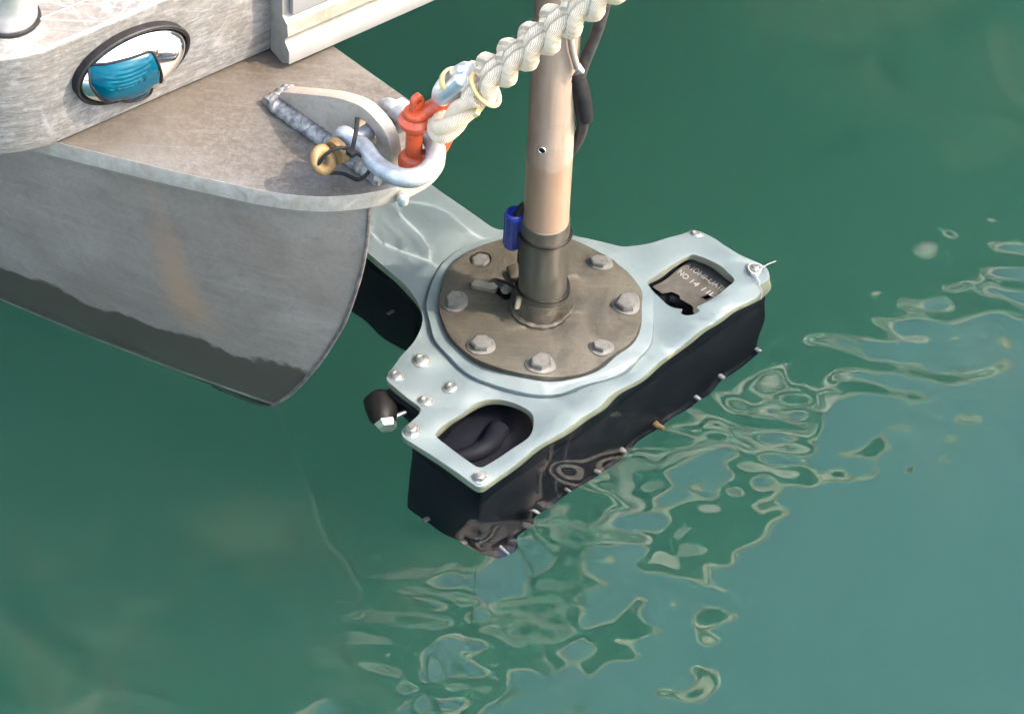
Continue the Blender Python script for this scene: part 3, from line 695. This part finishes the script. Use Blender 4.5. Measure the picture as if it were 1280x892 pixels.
# engraved metal tag inside the right window
def tagp(a_, b_, h):
    u, v = .152+a_, -.172+b_
    return so_(u+sh, v+sh, ZP0-.018+h+.10*(a_-.05)*0)
tg = rounded([(.030, .012), (.116, .010), (.118, .098), (.022, .100), (.016, .072), (.034, .066), (.036, .050), (.028, .046)], [.003]*8, 3)
tag_ = link('name_tag', slab(tg, 0, .003, [[(.060, .020), (.075, .020), (.075, .031), (.060, .031)]], to=tagp), M['label'], son)
for txt, b0, sz in (('A 1OHI-UAT82', .100, .0165), ('NO 14 11LZ', .098, .0150)):
    cu = bpy.data.curves.new('engraving', 'FONT'); cu.body = txt; cu.size = sz; cu.extrude = .0004
    tmp = bpy.data.objects.new('tmp', cu); COL.objects.link(tmp); dg = bpy.context.evaluated_depsgraph_get()
    me = bpy.data.meshes.new_from_object(tmp.evaluated_get(dg)); bpy.data.objects.remove(tmp)
    row = .094 if txt.startswith('A') else .074
    xs_ = [v.co.x for v in me.vertices]; k = .082/max(xs_)
    for v in me.vertices:
        x, y, zz = v.co; v.co = Vector(tagp(row+.0+y*.9, .094-x*k, .0042+zz))
    link('engraving', me, M['engraving'], tag_, 0)
o = link('deck_screw', lathe([(.009, 0), (.009, .004), (.006, .009), (.002, .011)], 20, org=so_(.165+sh, -.150+sh, ZP0-.046)), M['steel'], h1)
o = link('rib', tube([so_(.22, -.17, ZP0-.040), so_(.19, -.10, ZP0-.040)], .012, 12), M['sonar'], h1)
o = link('cable_gland', tube(spline([so_(-.29, -.10, ZP0-.035), so_(-.24, -.12, ZP0-.03), so_(-.19, -.10, ZP0-.04)], 8), .014, 14), M['sonar'], h1)
# lifting handle at the left end
ZH = ZP0-.020
ra, rb, ka, kb = at(527, 489, ZH), at(533, 508, ZH), at(474, 502, ZH), at(482, 524, ZH)
link('handle_rod', tube([ra, ka], .0042, 10), M['steel'], son); link('handle_rod', tube([rb, kb], .0042, 10), M['steel'], son)
kd = (kb-ka)/np.linalg.norm(kb-ka)
kn = link('handle_knob', tube([ka-kd*.016, ka-kd*.008, ka+kd*.012, kb-kd*.004, kb+kd*.006], [.013, .0215, .0235, .0225, .017], 20), M['rubber'], son)
link('hex_end', tube([kb+kd*.006, kb+kd*.016], [.0185, .015], 6), M['steel'], kn)
link('bracket', slab([(-.282, .052), (-.10, .052), (-.10, -.03), (-.282, -.03)], ZP0-.035, ZP0-.002, bevel=.002, to=so_), M['sonar'], son)
# black ties round the pole
for zz in (-.042, -.225):
    link('pole_tie', ring((SO[0], SO[1], zz), (0.02, .03, 1), .0380, .0042, 48, 8), M['black_plastic'], son)
# lugs beside the pole foot
lug = link('lug', slab(rounded([(-.018, -.009), (.014, -.012), (.018, .006), (-.014, .012)], .006, 4), 0, .014, bevel=.004, to=lambda a_, b_, h: so_(-.042+a_*.5+b_*.7, .082-a_*.9+b_*.5, ZF+.002+h)), M['stone'], son)
link('cone_lug', lathe([(.008, 0), (.009, .006), (.004, .02), (.002, .022)], 16, org=so_(-.024, .058, ZF)), M['stone'], son)
link('split_pin', tube([so_(-.040, .010, ZF+.052), so_(-.055, .0, ZF+.036)], [.006, .005], 12), M['stone'], son)
link('stop_block', box((-.010, -.014, 0), (.010, .014, .022), .005, to=lambda x, y, zz: so_(.012+x*.8+y*.5, .072+y*.8-x*.5, ZF+zz*(1+x*20))), M['flange'], son)

# blue connector strapped to the pole
bc = np.array([SO[0]-.047, SO[1]+.004, -.022])
bl = thing('blue_connector', 'blue plastic cable connector strapped to the sonar pole at the waterline', 'connector', bc+np.array([0, 0, -.075]))
link('shell', lathe([(.010, -.085), (.0145, -.075), (.0145, .028), (.0125, .030), (.012, .022)], 24, org=bc), M['blue'], bl)
for k in range(8):
    a = 2*math.pi*k/8; p = bc+np.array([.0145*math.cos(a), .0145*math.sin(a), 0])
    link('grip_rib', tube([p+np.array([0, 0, -.07]), p+np.array([0, 0, .024])], .0018, 6), M['blue'], bl)
link('strap', tube(spline([bc+np.array([.004, -.006, .028]), bc+np.array([.012, -.004, .046]), bc+np.array([.017, 0, .030]), bc+np.array([.016, -.004, -.02]), bc+np.array([.014, -.008, -.12])], 8), .0062, 10), M['black_plastic'], bl)

# ------------------------------------------------------------------ cables on the pole
yc = SO[1]-.01
cb = thing('black_cable', 'dark cable coming down beside the sonar pole into a black taped sleeve', 'cable', aty(728, 150, yc))
link('jacket', tube(spline([aty(766, -60, yc), aty(757, 0, yc), aty(746, 40, yc), aty(733, 72, yc), aty(724, 96, yc)], 8), [.0088]*33, 12), M['cable'], cb)
link('sleeve', tube(spline([aty(716, 86, yc), aty(722, 104, yc), aty(728, 126, yc), aty(732, 150, yc)], 6), [.011, .0140, .0135, .0150, .0132, .0142, .0145, .0148, .015, .0148, .0145, .0142, .014, .0138, .0135, .0135, .013, .0125, .011], 14), M['rubber'], cb)
link('tail', tube(spline([aty(730, 140, yc), aty(728, 160, yc+.01), aty(721, 178, yc+.03), aty(706, 200, yc+.05), aty(690, 230, yc+.055)], 8), .0085, 12), M['cable'], cb)
gc = thing('grey_cable', 'thin tan-grey cable lying along the pole above the black sleeve', 'cable', aty(722, 88, yc-.02))
link('jacket', tube(spline([aty(722, -40, yc-.022), aty(716, 0, yc-.025), aty(713, 30, yc-.028), aty(715, 60, yc-.027), aty(722, 86, yc-.02)], 8), .0052, 10), M['grey_cable'], gc)
link('cable_lug', tube([aty(721, 83, yc-.021), aty(728, 90, yc-.02)], [.0065, .0045], 8), M['steel'], gc)

# loose string on the end nut of the sonar plate
e_ = np.array(so_(.297+sh, -.175+sh, ZP1+.006))
st = thing('string', 'short white string tied round the end nut of the sonar plate', 'string', e_)
link('free_end', tube(spline([e_+np.array([0, -.01, .006]), e_+np.array([.012, -.004, .010]), e_+np.array([.022, .004, .012]), e_+np.array([.034, .010, .016])], 6), .0010, 6), M['string'], st)
link('hanging_end', tube(spline([e_+np.array([0, -.012, .004]), e_+np.array([.008, -.03, .002]), e_+np.array([.007, -.036, -.006]), e_+np.array([.007, -.040, -.02])], 6), .0010, 6), M['string'], st)
link('knot', ring(e_+np.array([0, 0, .003]), (0, 0, 1), .0112, .0009), M['string'], st)

# ------------------------------------------------------------------ wheelhouse further aft (out of frame, mirrored in the water)
ZR = 2.8
edge = [(-2.0, .30), (-1.3, .93), (-.75, 1.42), (-.355, 1.79), (-.02, 2.08), (.30, 2.42), (.66, 2.84), (.99, 3.26), (1.22, 3.72), (1.30, 4.3), (1.32, 5.2)]
edge = [(x+.19*k, y-.19*k) for x, y in edge for k in [min(1, max(0, 1-(x+.1)/1.3))]]
aft = [(-.5, 6.5), (-3.6, 4.6), (-3.6, 1.6)]
ro = slab(edge+aft, ZR, ZR+.12, bevel=.012)
ro = link('wheelhouse_roof', ro, M['cabin'], boat)
V = [(x, y, zz) for zz in (ZR-.010, ZR+.125) for x, y in edge]
n = len(edge); nn = []
for i in range(n):
    a = np.array(edge[max(i-1, 0)]); b = np.array(edge[min(i+1, n-1)]); t = (b-a)/np.linalg.norm(b-a); nn.append(np.array([t[1], -t[0]]))
def fascia(z0, z1, off, thick):
    V = [];
    for o_, zz in ((off, z0), (off, z1), (off+thick, z1), (off+thick, z0)):
        V += [(*(np.array(edge[i])+nn[i]*o_), zz) for i in range(n)]
    F = [(k*n+i, k*n+i+1, ((k+1) % 4)*n+i+1, ((k+1) % 4)*n+i) for k in range(4) for i in range(n-1)]+[(0, n, 2*n, 3*n), (n-1, 4*n-1, 3*n-1, 2*n-1)]
    return mesh(V, F)
link('fascia', fascia(ZR-.035, ZR+.08, .002, .02), M['roof_cream'], ro)
link('gutter', fascia(ZR+.10, ZR+.14, .002, .035), M['roof_cream'], ro)
inn = [tuple(np.array(edge[i])-nn[i]*.7) for i in range(2, n-2)]
link('wheelhouse_front', slab(inn+[(-.5, 6.2), (-3.4, 4.5), (-2.6, 2.2)], BZ1, ZR-.002), M['cabin_glass'], boat)
